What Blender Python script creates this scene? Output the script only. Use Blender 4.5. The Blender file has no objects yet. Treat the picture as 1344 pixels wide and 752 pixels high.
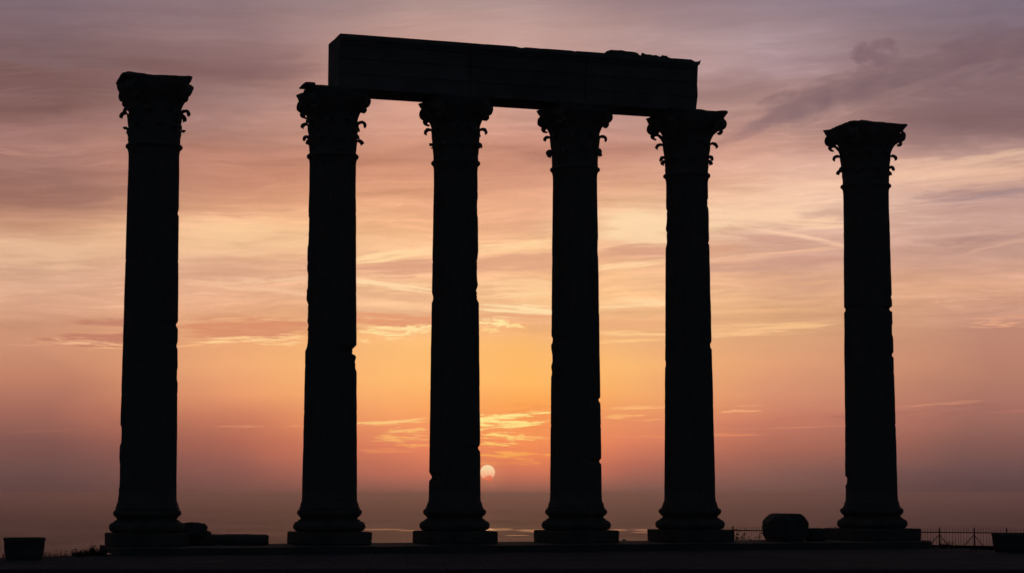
import bpy, bmesh, math, random
from mathutils import Vector, noise, Matrix
R = math.radians
sc = bpy.context.scene
COL = sc.collection
PI = math.pi

# ------------------------------------------------------------------ helpers
def lin(c):
    return tuple(((v/255)/12.92 if v <= 10 else (((v/255)+0.055)/1.055)**2.4) for v in c) + (1.0,)

def obj(name, bm, mat=None, parent=None, smooth=False, loc=None):
    me = bpy.data.meshes.new(name)
    bmesh.ops.recalc_face_normals(bm, faces=bm.faces)
    bm.to_mesh(me); bm.free()
    o = bpy.data.objects.new(name, me); COL.objects.link(o)
    if mat: me.materials.append(mat)
    if smooth:
        for p in me.polygons: p.use_smooth = True
    if parent: o.parent = parent
    if loc: o.location = loc
    return o

def tag(o, label=None, cat=None, group=None, kind=None):
    if label: o['label'] = label
    if cat: o['category'] = cat
    if group: o['group'] = group
    if kind: o['kind'] = kind
    return o

def empty(name, loc, rz=0, **kw):
    o = bpy.data.objects.new(name, None); COL.objects.link(o)
    o.location = loc; o.rotation_euler = (0, 0, rz); o.empty_display_size = .3
    return tag(o, **kw)

def box(bm, x0, x1, y0, y1, z0, z1, mat=None):
    vs = [bm.verts.new(p) for p in ((x0,y0,z0),(x1,y0,z0),(x1,y1,z0),(x0,y1,z0),(x0,y0,z1),(x1,y0,z1),(x1,y1,z1),(x0,y1,z1))]
    for f in ((0,3,2,1),(4,5,6,7),(0,1,5,4),(1,2,6,5),(2,3,7,6),(3,0,4,7)):
        bm.faces.new([vs[i] for i in f])
    return vs

def rod(bm, a, b, r, n=6, r2=None):
    a = Vector(a); b = Vector(b); d = (b-a).normalized()
    u = d.orthogonal().normalized(); v = d.cross(u)
    r2 = r if r2 is None else r2
    A = [bm.verts.new(a + (u*math.cos(2*PI*i/n) + v*math.sin(2*PI*i/n))*r) for i in range(n)]
    B = [bm.verts.new(b + (u*math.cos(2*PI*i/n) + v*math.sin(2*PI*i/n))*r2) for i in range(n)]
    for i in range(n): bm.faces.new((A[i], A[(i+1)%n], B[(i+1)%n], B[i]))
    bm.faces.new(A[::-1]); bm.faces.new(B)

def grid_closed(bm, rings, cap=True):
    """rings: list of lists of points (same length, closed loops)"""
    V = [[bm.verts.new(p) for p in r] for r in rings]
    n = len(V[0])
    for a, b in zip(V, V[1:]):
        for i in range(n): bm.faces.new((a[i], a[(i+1)%n], b[(i+1)%n], b[i]))
    if cap:
        bm.faces.new(V[0][::-1]); bm.faces.new(V[-1])
    return V

def fbm(p, s, o=4, seed=0):
    return noise.fractal(Vector(p)*s + Vector((seed*7.3, seed*3.1, seed*1.7)), .9, 2.1, o)

def smooth(a, b, t):
    t = max(0, min(1, (t-a)/(b-a))); return t*t*(3-2*t)

# ------------------------------------------------------------------ materials
def stone_mat(name, c1, c2, scale=1.5, bump=.4, rough=.9, joints=None):
    m = bpy.data.materials.new(name); m.use_nodes = True
    nt = m.node_tree; N = nt.nodes; L = nt.links
    b = N['Principled BSDF']; b.inputs['Roughness'].default_value = rough; b.inputs['Specular IOR Level'].default_value = .15
    tc = N.new('ShaderNodeTexCoord')
    n1 = N.new('ShaderNodeTexNoise'); n1.inputs['Scale'].default_value = scale; n1.inputs['Detail'].default_value = 8; n1.inputs['Roughness'].default_value = .65
    L.new(tc.outputs['Object'], n1.inputs['Vector'])
    rp = N.new('ShaderNodeValToRGB'); rp.color_ramp.elements[0].position = .3; rp.color_ramp.elements[1].position = .7
    rp.color_ramp.elements[0].color = (*c1, 1); rp.color_ramp.elements[1].color = (*c2, 1)
    L.new(n1.outputs['Fac'], rp.inputs['Fac'])
    col = rp.outputs['Color']
    n2 = N.new('ShaderNodeTexNoise'); n2.inputs['Scale'].default_value = scale*9; n2.inputs['Detail'].default_value = 6
    L.new(tc.outputs['Object'], n2.inputs['Vector'])
    h = n2.outputs['Fac']
    if joints:
        br = N.new('ShaderNodeTexBrick'); br.inputs['Scale'].default_value = 1
        br.inputs['Brick Width'].default_value = joints[0]; br.inputs['Row Height'].default_value = joints[1]
        br.inputs['Mortar Size'].default_value = .018; br.inputs['Mortar Smooth'].default_value = .3
        br.inputs['Color1'].default_value = (.75,.75,.75,1); br.inputs['Color2'].default_value = (1.1,1.1,1.1,1); br.inputs['Mortar'].default_value = (.25,.25,.25,1)
        mp = N.new('ShaderNodeMapping'); mp.inputs['Rotation'].default_value = (0,0,R(-3))
        L.new(tc.outputs['Object'], mp.inputs['Vector']); L.new(mp.outputs[0], br.inputs['Vector'])
        mx = N.new('ShaderNodeMix'); mx.data_type = 'RGBA'; mx.blend_type = 'MULTIPLY'; mx.inputs[0].default_value = 1
        L.new(col, mx.inputs[6]); L.new(br.outputs['Color'], mx.inputs[7]); col = mx.outputs[2]
        ad = N.new('ShaderNodeMath'); ad.operation = 'MULTIPLY_ADD'; ad.inputs[1].default_value = -1.2
        L.new(br.outputs['Fac'], ad.inputs[0]); L.new(h, ad.inputs[2]); h = ad.outputs[0]
    L.new(col, b.inputs['Base Color'])
    bp = N.new('ShaderNodeBump'); bp.inputs['Strength'].default_value = bump; bp.inputs['Distance'].default_value = .03
    L.new(h, bp.inputs['Height']); L.new(bp.outputs[0], b.inputs['Normal'])
    return m

M_stone = stone_mat('weathered_marble', (.23,.215,.19), (.32,.30,.27))
M_stone2 = stone_mat('weathered_marble_beam', (.24,.23,.21), (.40,.38,.34), scale=.9)
M_base = stone_mat('weathered_limestone', (.15,.14,.12), (.30,.27,.23), scale=2)
M_rock = stone_mat('rough_limestone', (.12,.11,.10), (.26,.24,.21), scale=2.5, bump=.8)
M_pave = stone_mat('paving_stone', (.055,.085,.11), (.12,.17,.21), scale=.8, bump=.7, rough=1.0, joints=(1.6,.8))
M_step = stone_mat('step_stone', (.16,.15,.13), (.28,.26,.23), scale=1.2, bump=.5)
M_soil = stone_mat('dry_soil', (.03,.026,.02), (.06,.05,.04), scale=.6, bump=1)
M_iron = stone_mat('rusty_iron', (.03,.02,.016), (.06,.035,.025), scale=8, bump=.2, rough=.7)
M_leaf = stone_mat('weed_leaf', (.04,.05,.02), (.08,.09,.03), scale=20, bump=.1, rough=.7)
M_straw = stone_mat('dry_grass', (.05,.045,.02), (.09,.08,.04), scale=20, bump=.1, rough=.8)

# ------------------------------------------------------------------ camera
FPX = 2600.0
PITCH = R(5.97)
EYE = 1.5
cam = bpy.data.cameras.new('camera'); co = bpy.data.objects.new('camera', cam); COL.objects.link(co)
cam.sensor_width = 36; cam.lens = FPX/1344*36; cam.clip_start = .5; cam.clip_end = 600000
co.location = (0, 0, EYE); co.rotation_euler = (PI/2 + PITCH, 0, 0)
sc.camera = co

# ------------------------------------------------------------------ colonnade layout
ROT = math.atan(1/3.01)
ZS = .16            # top of the stylobate
TOP = 12.46         # top of the capitals
#        x,      y,     r_base r_top  abacus_R plinth torus
COLS = [(-9.51, 51.97, .754, .665, 1.17, 1.98, .98),
        (-4.90, 53.50, .737, .626, 1.17, 1.96, .97),
        (-1.57, 54.60, .712, .605, 1.16, 1.96, .97),
        ( 1.79, 55.70, .727, .628, 1.18, 1.96, .97),
        ( 5.07, 56.80, .730, .602, 1.25, 1.98, .99),
        (10.605, 58.75, .760, .668, 1.275, 2.20, 1.03)]

NECK = 10.68
def bell_r(z, rt):      # z local above neck 0..1.6
    return rt*.985 + .02*z + .33*smooth(.85, 1.62, z)**1.4

# chips: (z, side(+1 right / -1 left as seen from the camera), depth, half height)
CHIPS = [
 [(3.05,-1,.035,.35),(5.9,1,.05,.10),(5.4,1,.03,.08),(4.6,1,.02,.2),(8.9,1,.025,.08),(2.0,-1,.02,.5)],
 [(6.35,-1,.05,.35),(5.75,-1,.06,.4),(7.3,-1,.025,.3),(5.35,1,.11,.17),(5.0,1,.04,.2),(8.6,-1,.02,.4)],
 [(7.6,1,.035,.5),(7.0,1,.055,.25),(6.9,-1,.03,.12),(1.95,-1,.06,.14),(2.75,1,.05,.08),(9.4,1,.015,.3)],
 [(5.8,-1,.035,.12),(5.3,-1,.03,.2),(4.9,-1,.02,.1),(4.1,1,.045,.07),(2.4,1,.05,.09),(8.4,1,.015,.3)],
 [(5.75,1,.045,.09),(9.5,-1,.03,.3),(8.8,-1,.03,.25),(5.2,-1,.02,.15),(8.7,1,.03,.05),(9.8,1,.025,.2)],
 [(6.95,1,.10,.07),(6.95,-1,.035,.07),(7.3,1,.03,.06),(5.6,1,.045,.08),(6.3,1,.025,.25),(1.9,-1,.05,.12)],
]
JOINTS = [[4.1,7.6],[3.7,6.9,9.1],[4.4,7.9],[3.4,6.6],[4.0,5.75],[3.5,6.95]]

def make_shaft(i, rb, rt, parent, rng):
    bm = bmesh.new()
    z0, z1 = 1.24, NECK-.06
    nf = 24; sub = 5; n = nf*sub
    K = 165
    rings = []
    seed = i*11+3
    for k in range(K+1):
        z = z0 + (z1-z0)*k/K
        t = (z-z0)/(z1-z0)
        r = rb + (rt-rb)*(t**1.12)
        r += .035*math.exp(-(z-z0)/.04) + .05*math.exp(-(z1-z)/.07)
        flute = min(1, smooth(z0+.16, z0+.30, z), 1-smooth(z1-.25, z1-.12, z))
        jd = 0
        for j in JOINTS[i]:
            jd += .011*math.exp(-((z-j)/.03)**2)
        ring = []
        for a in range(n):
            ph = 2*PI*a/n
            u = (a % sub)/sub
            fl = math.sin(PI*u)**.8 if u > 0 else 0
            rr = r - .056*fl*flute - jd
            # general wear
            cx, sx = math.cos(ph), math.sin(ph)
            w = fbm((cx*.75, sx*.75, z*.6), 2.2, 4, seed)
            rr += .007*w
            w2 = fbm((cx*.75, sx*.75, z), 5.5, 3, seed+5)
            rr -= .035*max(0, w2-.5)
            for (cz, sd, dep, hh) in CHIPS[i]:
                wx = ph + ROT       # world azimuth
                d = math.cos(wx)*sd
                if d > .25 and abs(z-cz) < hh*1.6:
                    q = (z-cz)/hh + .5*fbm((cx, sx, z*3), 2.0, 2, seed+9)
                    rr -= dep*smooth(.25, .75, d)*(1-smooth(.55, 1.0, abs(q)))*(1+.35*fbm((cx,sx,z*2), 5, 2, seed))
            ring.append((rr*cx, rr*sx, z-ZS))
        rings.append(ring)
    grid_closed(bm, rings)
    s = obj('shaft', bm, M_stone, parent)
    # astragal ring under the capital
    bm = bmesh.new(); rr_ = []
    m = 60
    for j in range(12):
        b = 2*PI*j/12
        rr_.append([((rt+.03+(.055+.008*fbm((math.cos(2*PI*a/m),math.sin(2*PI*a/m),i),4))*math.cos(b))*math.cos(2*PI*a/m),
                     (rt+.03+.055*math.cos(b))*math.sin(2*PI*a/m), NECK-.03-ZS+.055*math.sin(b)) for a in range(m)])
    rr_.append(rr_[0]); grid_closed(bm, rr_, cap=False)
    bmesh.ops.remove_doubles(bm, verts=bm.verts, dist=1e-5)
    obj('astragal', bm, M_stone, s, True)
    return s

def make_base(i, rb, rl, parent):
    bm = bmesh.new()
    prof = [(0,.34),(rl-.06,.34)]
    for k in range(9):     # lower torus
        a = -PI/2 + PI*k/8; prof.append((rl-.14+.14*math.cos(a), .48+.135*math.sin(a)))
    prof += [(rl-.13,.625),(rl-.14,.65)]
    for k in range(1,6):     # scotia
        a = PI*k/6; prof.append((rl-.15-.055*math.sin(a), .65+.09*(1-math.cos(a))/2))
    prof += [(rl-.15,.745),(rl-.13,.75)]
    for k in range(9):     # upper torus
        a = -PI/2 + PI*k/8; prof.append((rl-.185+.085*math.cos(a), .845+.09*math.sin(a)))
    prof += [(rb+.075,.945),(rb+.072,.975),(rb+.05,.99),(rb+.036,1.082)]
    rings = []; n = 72
    for (r, z) in prof[1:]:
        ring = []
        for a in range(n):
            ph = 2*PI*a/n; c, s = math.cos(ph), math.sin(ph)
            w = .014*fbm((c,s,z*1.5), 2.6, 4, i*5+1) - .07*max(0, fbm((c,s,z), 3.5, 3, i*5+2)-.45)
            ring.append(((r+w)*c, (r+w)*s, z))
        rings.append(ring)
    grid_closed(bm, rings)
    return obj('base_moulding', bm, M_base, parent, True)

def make_plinth(i, s, parent, rng):
    bm = bmesh.new(); h = s/2
    pts = []
    for (sx, sy) in ((-1,-1),(1,-1),(1,1),(-1,1)):
        c = rng.uniform(.10,.17); d = rng.uniform(.10,.17)
        a, b = Vector((sx*h, sy*(h-c))), Vector((sx*(h-d), sy*h))
        m = (a+b)/2 + Vector((sx,sy))*.02
        pts += ([a, m, b] if sx*sy > 0 else [b, m, a])
    # subdivide
    P = []
    for k in range(len(pts)):
        a, b = pts[k], pts[(k+1)%len(pts)]
        q = max(1, int((b-a).length/.12))
        for j in range(q): P.append(a.lerp(b, j/q))
    rings = []
    for z, ins in ((.001,.03),(.03,.0),(.1,0),(.18,0),(.26,0),(.315,.0),(.338,.025)):
        ring = []
        for p in P:
            w = .018*fbm((p.x,p.y,z), 2.5, 4, i+20) - .10*max(0, fbm((p.x,p.y,z), 3.2, 3, i+40)-.4)
            q = p*(.985 + (w-ins)/h)
            ring.append((q.x, q.y, z))
        rings.append(ring)
    grid_closed(bm, rings)
    return obj('plinth', bm, M_base, parent)

def make_leaf(rt, ang, z0, h, W, rho, name, parent, rng, lean=0.0, broken=0.0):
    """one acanthus leaf: a lobed strip that climbs the bell and curls over at its tip"""
    spine = []
    nb = 12
    for k in range(nb):
        t = k/(nb-1); z = z0 + (h-rho)*t
        spine.append((bell_r(z, rt) + .02 + (.03+lean)*t*t, z, t*.66))
    rc, zc = spine[-1][0] + rho, spine[-1][1]
    turn = rng.uniform(1.0, 1.12)*PI*(1-broken)
    nc = 12
    for k in range(1, nc+1):
        a = PI - turn*k/nc
        spine.append((rc + rho*1.0*math.cos(a), zc + rho*.95*math.sin(a) - .02*(k/nc)**3, .66+.34*k/nc))
    bm = bmesh.new(); F = []; B = []
    c, s = math.cos(ang), math.sin(ang)
    for k, (r, z, t) in enumerate(spine):
        p0 = spine[max(0,k-1)]; p1 = spine[min(len(spine)-1,k+1)]
        d = Vector((p1[0]-p0[0], p1[1]-p0[1])).normalized(); nr, nz_ = -d.y, d.x      # towards the bell / underside
        w = W*(.78 + .28*math.sin(PI*min(t/.75,1)*.9)) * (1 - .60*smooth(.60, 1.0, t))
        w *= .84 + .16*abs(math.sin(t*4.5*PI))
        th = .05*(1-.35*t)
        fr, br = [], []
        for j in range(-3, 4):
            u = j/3*w
            rad = r - (abs(j)/3)**2*.03 - u*u/(2*max(r,.5)) + .010*(j == 0) + .008*rng.uniform(-1,1)
            zz = z - (.03*(abs(j)/3)**2 if t > .7 else 0) + .006*rng.uniform(-1,1)
            q = th*(1-.5*(abs(j)/3))
            fr.append((rad*c - u*s, rad*s + u*c, zz + NECK - ZS))
            r2, z2 = rad + nr*q, zz + nz_*q
            br.append((r2*c - u*s, r2*s + u*c, z2 + NECK - ZS))
        F.append(fr); B.append(br)
    grid_closed(bm, [f + b[::-1] for f, b in zip(F, B)])
    return obj(name, bm, M_stone, parent)

def make_volute(rt, Rc, ang, parent, rng, worn=0.0):
    bm = bmesh.new()
    path = []
    cr, cz, q = Rc-.20, 1.41, .175
    r0 = bell_r(.95, rt)+.03
    for k in range(9):
        t = k/8
        # stem rising from behind the leaves to the top of the spiral
        x = r0 + (cr-r0)*t**1.5; z = .95 + (cz+q-.95)*(1-(1-t)**1.9)
        path.append((x, z, .085))
    turns = 1.55
    nt = 26
    for k in range(1, nt+1):
        t = k/nt; a = PI/2 - 2*PI*turns*t; rr = q*(1-.78*t)
        path.append((cr + rr*math.cos(a), cz + rr*math.sin(a), .065*(1-.2*t)))
    c, s = math.cos(ang), math.sin(ang)
    V = []
    for k, (x, z, th) in enumerate(path):
        a = Vector(path[max(0,k-1)][:2]); b = Vector(path[min(len(path)-1,k+1)][:2])
        d = (b-a).normalized(); nrm = Vector((-d.y, d.x))
        w = .07 + .05*min(1, k/8)
        ring = []
        for (sn, sw) in ((-1,-1),(1,-1),(1,1),(-1,1)):
            px = x + nrm.x*th/2*sn + .008*rng.uniform(-1,1); pz = z + nrm.y*th/2*sn + .008*rng.uniform(-1,1); u = w*sw
            ring.append((px*c - u*s, px*s + u*c, pz + NECK - ZS))
        V.append(ring)
    grid_closed(bm, V)
    # the eye of the scroll, filling its middle
    er = q*.62*(1-worn*.2); rings = []
    for (u, f) in ((-.10,.75),(-.085,1),(.085,1),(.10,.75)):
        rings.append([((cr+er*f*math.cos(2*PI*j/14))*c - u*s, (cr+er*f*math.cos(2*PI*j/14))*s + u*c, cz+er*f*math.sin(2*PI*j/14)+NECK-ZS) for j in range(14)])
    grid_closed(bm, rings)
    # the supporting leaf: leans out from the bell under the scroll and curls down at its tip
    sup = []
    ra = bell_r(.80, rt)
    for k in range(8):
        t = k/7; sup.append((ra + (cr-.02-ra)*t**1.7, .80 + .47*(1-(1-t)**1.6), .10*(1-.45*t)))
    for k in range(1, 8):
        a = PI/2 - 1.15*PI*k/7; sup.append((cr-.02+.07*math.cos(a), 1.20+.07*math.sin(a), .055*(1-.3*k/7)))
    V = []
    for k, (x, z, th) in enumerate(sup):
        a = Vector(sup[max(0,k-1)][:2]); b = Vector(sup[min(len(sup)-1,k+1)][:2]); d = (b-a).normalized(); nrm = Vector((-d.y, d.x))
        w = .16*(1-.5*k/14)
        ring = []
        for (sn, sw) in ((-1,-1),(1,-1),(1.3,0),(1,1),(-1,1),(-1,0)):
            px = x + nrm.x*th/2*sn + .007*rng.uniform(-1,1); pz = z + nrm.y*th/2*sn + .007*rng.uniform(-1,1); u = w*sw
            ring.append((px*c - u*s, px*s + u*c, pz + NECK - ZS))
        V.append(ring)
    grid_closed(bm, V)
    return obj('volute', bm, M_stone, parent)

def make_capital(i, rt, Rc, col, rng, top_bits):
    # bell
    bm = bmesh.new(); rings = []; n = 64
    zs = [-.0, .1, .3, .5, .7, .9, 1.0, 1.1, 1.2, 1.3, 1.4, 1.5, 1.56, 1.60]
    for z in zs:
        ring = []
        for a in range(n):
            ph = 2*PI*a/n; c, s = math.cos(ph), math.sin(ph)
            r = bell_r(z, rt) + .02*fbm((c, s, z), 3.5, 4, i+60)
            ring.append((r*c, r*s, z + NECK - ZS))
        rings.append(ring)
    grid_closed(bm, rings)
    cap = obj('capital', bm, M_stone, col)
    worn = {0: .5, 1: .1}.get(i, 0)
    for k in range(8):
        a = PI/4*k
        br = rng.random() < (.35 if i == 0 else .08)
        make_leaf(rt, a + rng.uniform(-.04,.04), 0.0, .49+rng.uniform(-.03,.03), .23, .070+rng.uniform(-.008,.010), 'acanthus_leaf', cap, rng, broken=.45 if br else 0)
    for k in range(8):
        a = PI/4*(k+.5)
        br = rng.random() < (.4 if i == 0 else .08)
        make_leaf(rt, a + rng.uniform(-.04,.04), 0.0, .93+rng.uniform(-.03,.03), .22, .088+rng.uniform(-.01,.012), 'acanthus_leaf', cap, rng, lean=.02, broken=.45 if br else 0)
    for k in range(4):
        make_volute(rt, Rc-.03, PI/4 + PI/2*k, cap, rng, worn)
    # abacus: concave sides, cut corners, cavetto under a fillet
    bm = bmesh.new(); rings = []
    def outline(Rk, cut, conc):
        pts = []
        for q in range(4):
            a0 = PI/4 + PI/2*q; a1 = a0 + PI/2
            A = Vector((Rk*math.cos(a0), Rk*math.sin(a0))) + cut*Vector((-math.sin(a0), math.cos(a0)))
            B = Vector((Rk*math.cos(a1), Rk*math.sin(a1))) - cut*Vector((-math.sin(a1), math.cos(a1)))
            mid = (A+B)/2; inn = -mid.normalized()
            for j in range(13):
                t = j/12; p = A.lerp(B, t) + inn*conc*4*t*(1-t)
                if 5 <= j <= 7: p = p - inn*(.07 if j == 6 else .06)      # fleuron
                pts.append(p)
        return pts
    levels = [(1.555, Rc*.90, .05, .10),(1.60, Rc*.93, .055, .11),(1.655, Rc*.96,.06,.11),(1.70, Rc*.985,.065,.115),(1.72, Rc,.07,.12),(1.755,Rc,.07,.12),(TOP-NECK, Rc*.995,.07,.12)]
    for li, (z, Rk, cut, conc) in enumerate(levels):
        ring = []
        for p in outline(Rk, cut, conc):
            w = .03*fbm((p.x,p.y,z*2), 3, 4, i+80)
            if i == 0:
                w -= .16*max(0, fbm((p.x,p.y,z), 2.2, 3, 91)-.1)
            q = p*(1+w)
            # worn top edge
            dz = 0
            if li == len(levels)-1: dz = -.05*max(0, fbm((p.x,p.y,0), 2.5, 3, i+90))
            ring.append((q.x, q.y, z+dz+NECK-ZS))
        rings.append(ring)
    grid_closed(bm, rings)
    ab = obj('abacus', bm, M_stone, cap)
    # remains of the stone above, broken off
    for (x0,x1,y0,y1,h0,h1,sd) in top_bits:
        bm = bmesh.new()
        nx, ny = 10, 8
        def hgt(u, v): return (h0+(h1-h0)*u)*min(1, 5*min(u,1-u)+.25)*min(1,4*min(v,1-v)+.3) + .02*fbm((u*3,v*3,sd), 1.5, 3, sd)
        T = [[bm.verts.new((x0+(x1-x0)*a/nx, y0+(y1-y0)*b/ny, TOP-ZS+max(.01,hgt(a/nx,b/ny)))) for b in range(ny+1)] for a in range(nx+1)]
        for a in range(nx):
            for b in range(ny): bm.faces.new((T[a][b],T[a+1][b],T[a+1][b+1],T[a][b+1]))
        r = bmesh.ops.extrude_face_region(bm, geom=bm.faces[:])
        for v in [g for g in r['geom'] if isinstance(g, bmesh.types.BMVert)]: v.co.z = TOP-ZS-.03
        obj('broken_bed', bm, M_stone, ab)
    return cap

col_labels = [
 'freestanding Corinthian column at the far left, its capital badly eroded, near the rubble',
 'column under the left end of the architrave, notched on its right edge at mid height',
 'column partly hiding the setting sun, second from the left under the architrave',
 'column just right of the setting sun, third from the left under the architrave',
 'column under the broken right end of the architrave, nearest the weeds and fence',
 'freestanding Corinthian column at the far right, with a broken slab remnant on its capital']
bits = {0: [(-.55,.75,-.75,.7,-.0,.0,1)], 1: [(-1.0,-.72,-.95,-.2,.05,.06,2)], 4: [], 5: [(-.45,.48,-.62,.62,.17,.07,4),(-.80,-.40,-.5,.5,.05,.06,7)]}
bits[0] = [(-.95,-.1,-.6,.75,.14,.06,1)]
for i, (x, y, rb, rt, Rc, ps, rl) in enumerate(COLS):
    rng = random.Random(100+i)
    c = empty('corinthian_column', (x, y, ZS), ROT, label=col_labels[i], cat='column', group='six Corinthian columns standing in a row')
    make_plinth(i, ps, c, rng); make_base(i, rb, rl, c); make_shaft(i, rb, rt, c, rng)
    make_capital(i, rt, Rc, c, rng, bits.get(i, []))

# ------------------------------------------------------------------ architrave
# local frame: x along the row (0 at column two), y across (negative = towards the camera), z up from the capitals
ar = empty('architrave', (COLS[1][0], COLS[1][1], TOP), ROT, label='long stone beam with a broken right end lying across the four middle columns', cat='architrave')
X0, X1 = .18, None
dvec = Vector((math.cos(ROT), math.sin(ROT)))
def along(i): return (Vector(COLS[i][:2]) - Vector(COLS[1][:2])).dot(dvec)
XL, J1, J2, XR = .0, along(2)+.22, along(3)+.1, along(4)+.11
HB = 1.46; YW = .66
def beam_profile():
    """half profile (y outwards, z) of three fasciae and the crown moulding"""
    return [(YW-.05,.0),(YW-.05,.40),(YW-.03,.405),(YW-.03,.82),(YW-.005,.825),(YW-.005,1.18),(YW+.03,1.20),(YW+.045,1.25),(YW+.09,1.31),(YW+.105,1.33),(YW+.105,HB)]
def beam_block(x0, x1, seed, left_end=False, right_end=False):
    bm = bmesh.new(); prof = beam_profile()
    P = [(-y, z) for (y, z) in prof] + [(YW, HB), (YW, 0)]
    # densify
    Q = []
    for k in range(len(P)):
        a, b = Vector(P[k]), Vector(P[(k+1)%len(P)])
        m = max(1, int((b-a).length/.16))
        for j in range(m): Q.append(a.lerp(b, j/m))
    nx = max(4, int((x1-x0)/.09)); rings = []
    for a in range(nx+1):
        x = x0 + (x1-x0)*a/nx
        ring = []
        for q in Q:
            p = Vector((x, q.x, q.y))
            wy = .008*fbm(p, 1.8, 4, seed); wz = .008*fbm(p, 1.3, 4, seed+3)
            dz = 0
            if q.y > 1.3:
                dz = -.02*max(0, fbm((x,q.x,0), 1.1, 4, seed+7)-.1)
                wy *= 1.4
                ch = max(0, fbm((x, q.x*.5, 1), 2.4, 3, seed+5)-.55)
                dz -= .12*ch
            dx = 0
            if right_end:
                e = 1-smooth(0, .5, x1-x)
                # broken end: the face is eaten away under the crown moulding
                prof_ = -.02 - .09*math.exp(-((q.y-1.20)/.09)**2) - .02*math.exp(-((q.y-.95)/.08)**2) + .05*smooth(1.30,1.36,q.y) - .04*(1-smooth(.0,.3,q.y))
                dx = e*(prof_ + .022*fbm((q.x,q.y,2), 5, 3, 5))
            if left_end and a == 0: dx = .004*fbm(p, 3, 3, 2)
            ring.append((x+dx, q.x + math.copysign(wy, q.x), q.y+wz*.3+dz))
        rings.append(ring)
    V = grid_closed(bm, rings, cap=False)
    for loop in (V[0], V[-1]):
        # end cap as strips between the two half profiles
        n = len(loop); f = bm.faces.new(loop)
    bmesh.ops.triangulate(bm, faces=[f for f in bm.faces if len(f.verts) > 4])
    return obj('beam_block', bm, M_stone2, ar)
beam_block(XL, J1-.002, 1, left_end=True)
beam_block(J1+.002, J2-.002, 2)
beam_block(J2+.002, XR, 3, right_end=True)
# fragments of the course above
def fragment(x0, x1, y0, y1, h0, h1, seed):
    bm = bmesh.new(); nx, ny = max(6,int((x1-x0)/.08)), 8
    T = []
    for a in range(nx+1):
        row = []
        for b in range(ny+1):
            u, v = a/nx, b/ny
            hh = (h0+(h1-h0)*u)*min(1, 7*min(u,1-u)+.15)*(min(1,5*min(v,1-v)+.4)) * (1+.5*fbm((u*2,v*2,seed), 1.6, 3, seed))
            row.append(bm.verts.new((x0+(x1-x0)*u, y0+(y1-y0)*v + .03*fbm((u*4,v,seed),1,2,seed), HB-.03+max(.01,hh))))
        T.append(row)
    for a in range(nx):
        for b in range(ny): bm.faces.new((T[a][b],T[a+1][b],T[a+1][b+1],T[a][b+1]))
    r = bmesh.ops.extrude_face_region(bm, geom=bm.faces[:])
    for v in [g for g in r['geom'] if isinstance(g, bmesh.types.BMVert)]: v.co.z = HB-.06
    obj('cornice_fragment', bm, M_rock, ar)
XF = lambda px: XL + (px-446)/(915-446)*(XR+.05-XL)    # rough position along the beam
fragment(XF(786), XF(836), -.76, -.1, .18, .10, 3)
fragment(XF(834), XF(862), -.76, -.2, .13, .09, 5)
fragment(XF(860), XF(876), -.76, -.3, .10, .06, 8)

# ------------------------------------------------------------------ stylobate
st = bmesh.new()
s0 = (Vector(COLS[0][:2]) - Vector(COLS[1][:2])).dot(dvec) - 1.06
s1 = along(5) + 1.35
def slab(bm, pts, z0, z1, seed, amp=.02, step=.25):
    P = []
    for k in range(len(pts)):
        a, b = Vector(pts[k]), Vector(pts[(k+1)%len(pts)]); m = max(1, int((b-a).length/step))
        for j in range(m): P.append(a.lerp(b, j/m))
    c = sum(P, Vector((0,0)))/len(P); rings = []
    for z, ins in ((z0,0),((z0+z1)/2,0),(z1-.02,0),(z1,.02)):
        ring = []
        for p in P:
            w = amp*fbm((p.x,p.y,z), 1.4, 4, seed)
            ring.append((p.x, p.y + math.copysign(w-ins, p.y-c.y), z + (.3*amp*fbm((p.x,p.y,0), .8, 3, seed+2) if z > z0 else 0)))
        rings.append(ring)
    grid_closed(bm, rings, cap=True)
a5 = along(5)
slab(st, [(s0,-2.75),(a5+.2,-2.75),(a5+.7,-2.0),(a5+1.2,-1.2),(a5+1.22,1.18),(s0,1.18)], .004, ZS, 4)
bmesh.ops.triangulate(st, faces=[f for f in st.faces if len(f.verts) > 4])
so = obj('stone_stylobate', st, M_step)
so.location = (COLS[1][0], COLS[1][1], 0); so.rotation_euler = (0,0,ROT)
tag(so, 'low worn stone step that carries all six columns', 'stone step')

# ------------------------------------------------------------------ plaza, ground, sea
# paved terrace: polygon in world metres, its back edge behind the colonnade
bm = bmesh.new()
poly = [(-34,40),(34,40),(30,50.5),(13.2,52.9),(12.2,57.2),(11.2,60.6),(-9.7,53.5),(-10.2,49.6),(-12.0,47.4),(-34,46.4)]
P = []
for k in range(len(poly)):
    a, b = Vector(poly[k]), Vector(poly[(k+1)%len(poly)]); m = max(1, int((b-a).length/.35))
    for j in range(m): P.append(a.lerp(b, j/m))
rings = []
for z, ins in ((-.42,0),(-.03,0),(-.0,.03)):
    ring = []
    for p in P:
        w = .05*fbm((p.x,p.y,0), .9, 4, 3) if p.y > 40.1 else .012*fbm((p.x,z,0), 1.2, 4, 3)
        ring.append((p.x, p.y + w + (ins if p.y < 40.1 else -ins), z))
    rings.append(ring)
grid_closed(bm, rings)
bmesh.ops.triangulate(bm, faces=[f for f in bm.faces if len(f.verts) > 4])
tag(obj('plaza', bm, M_pave), kind='structure')

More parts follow.
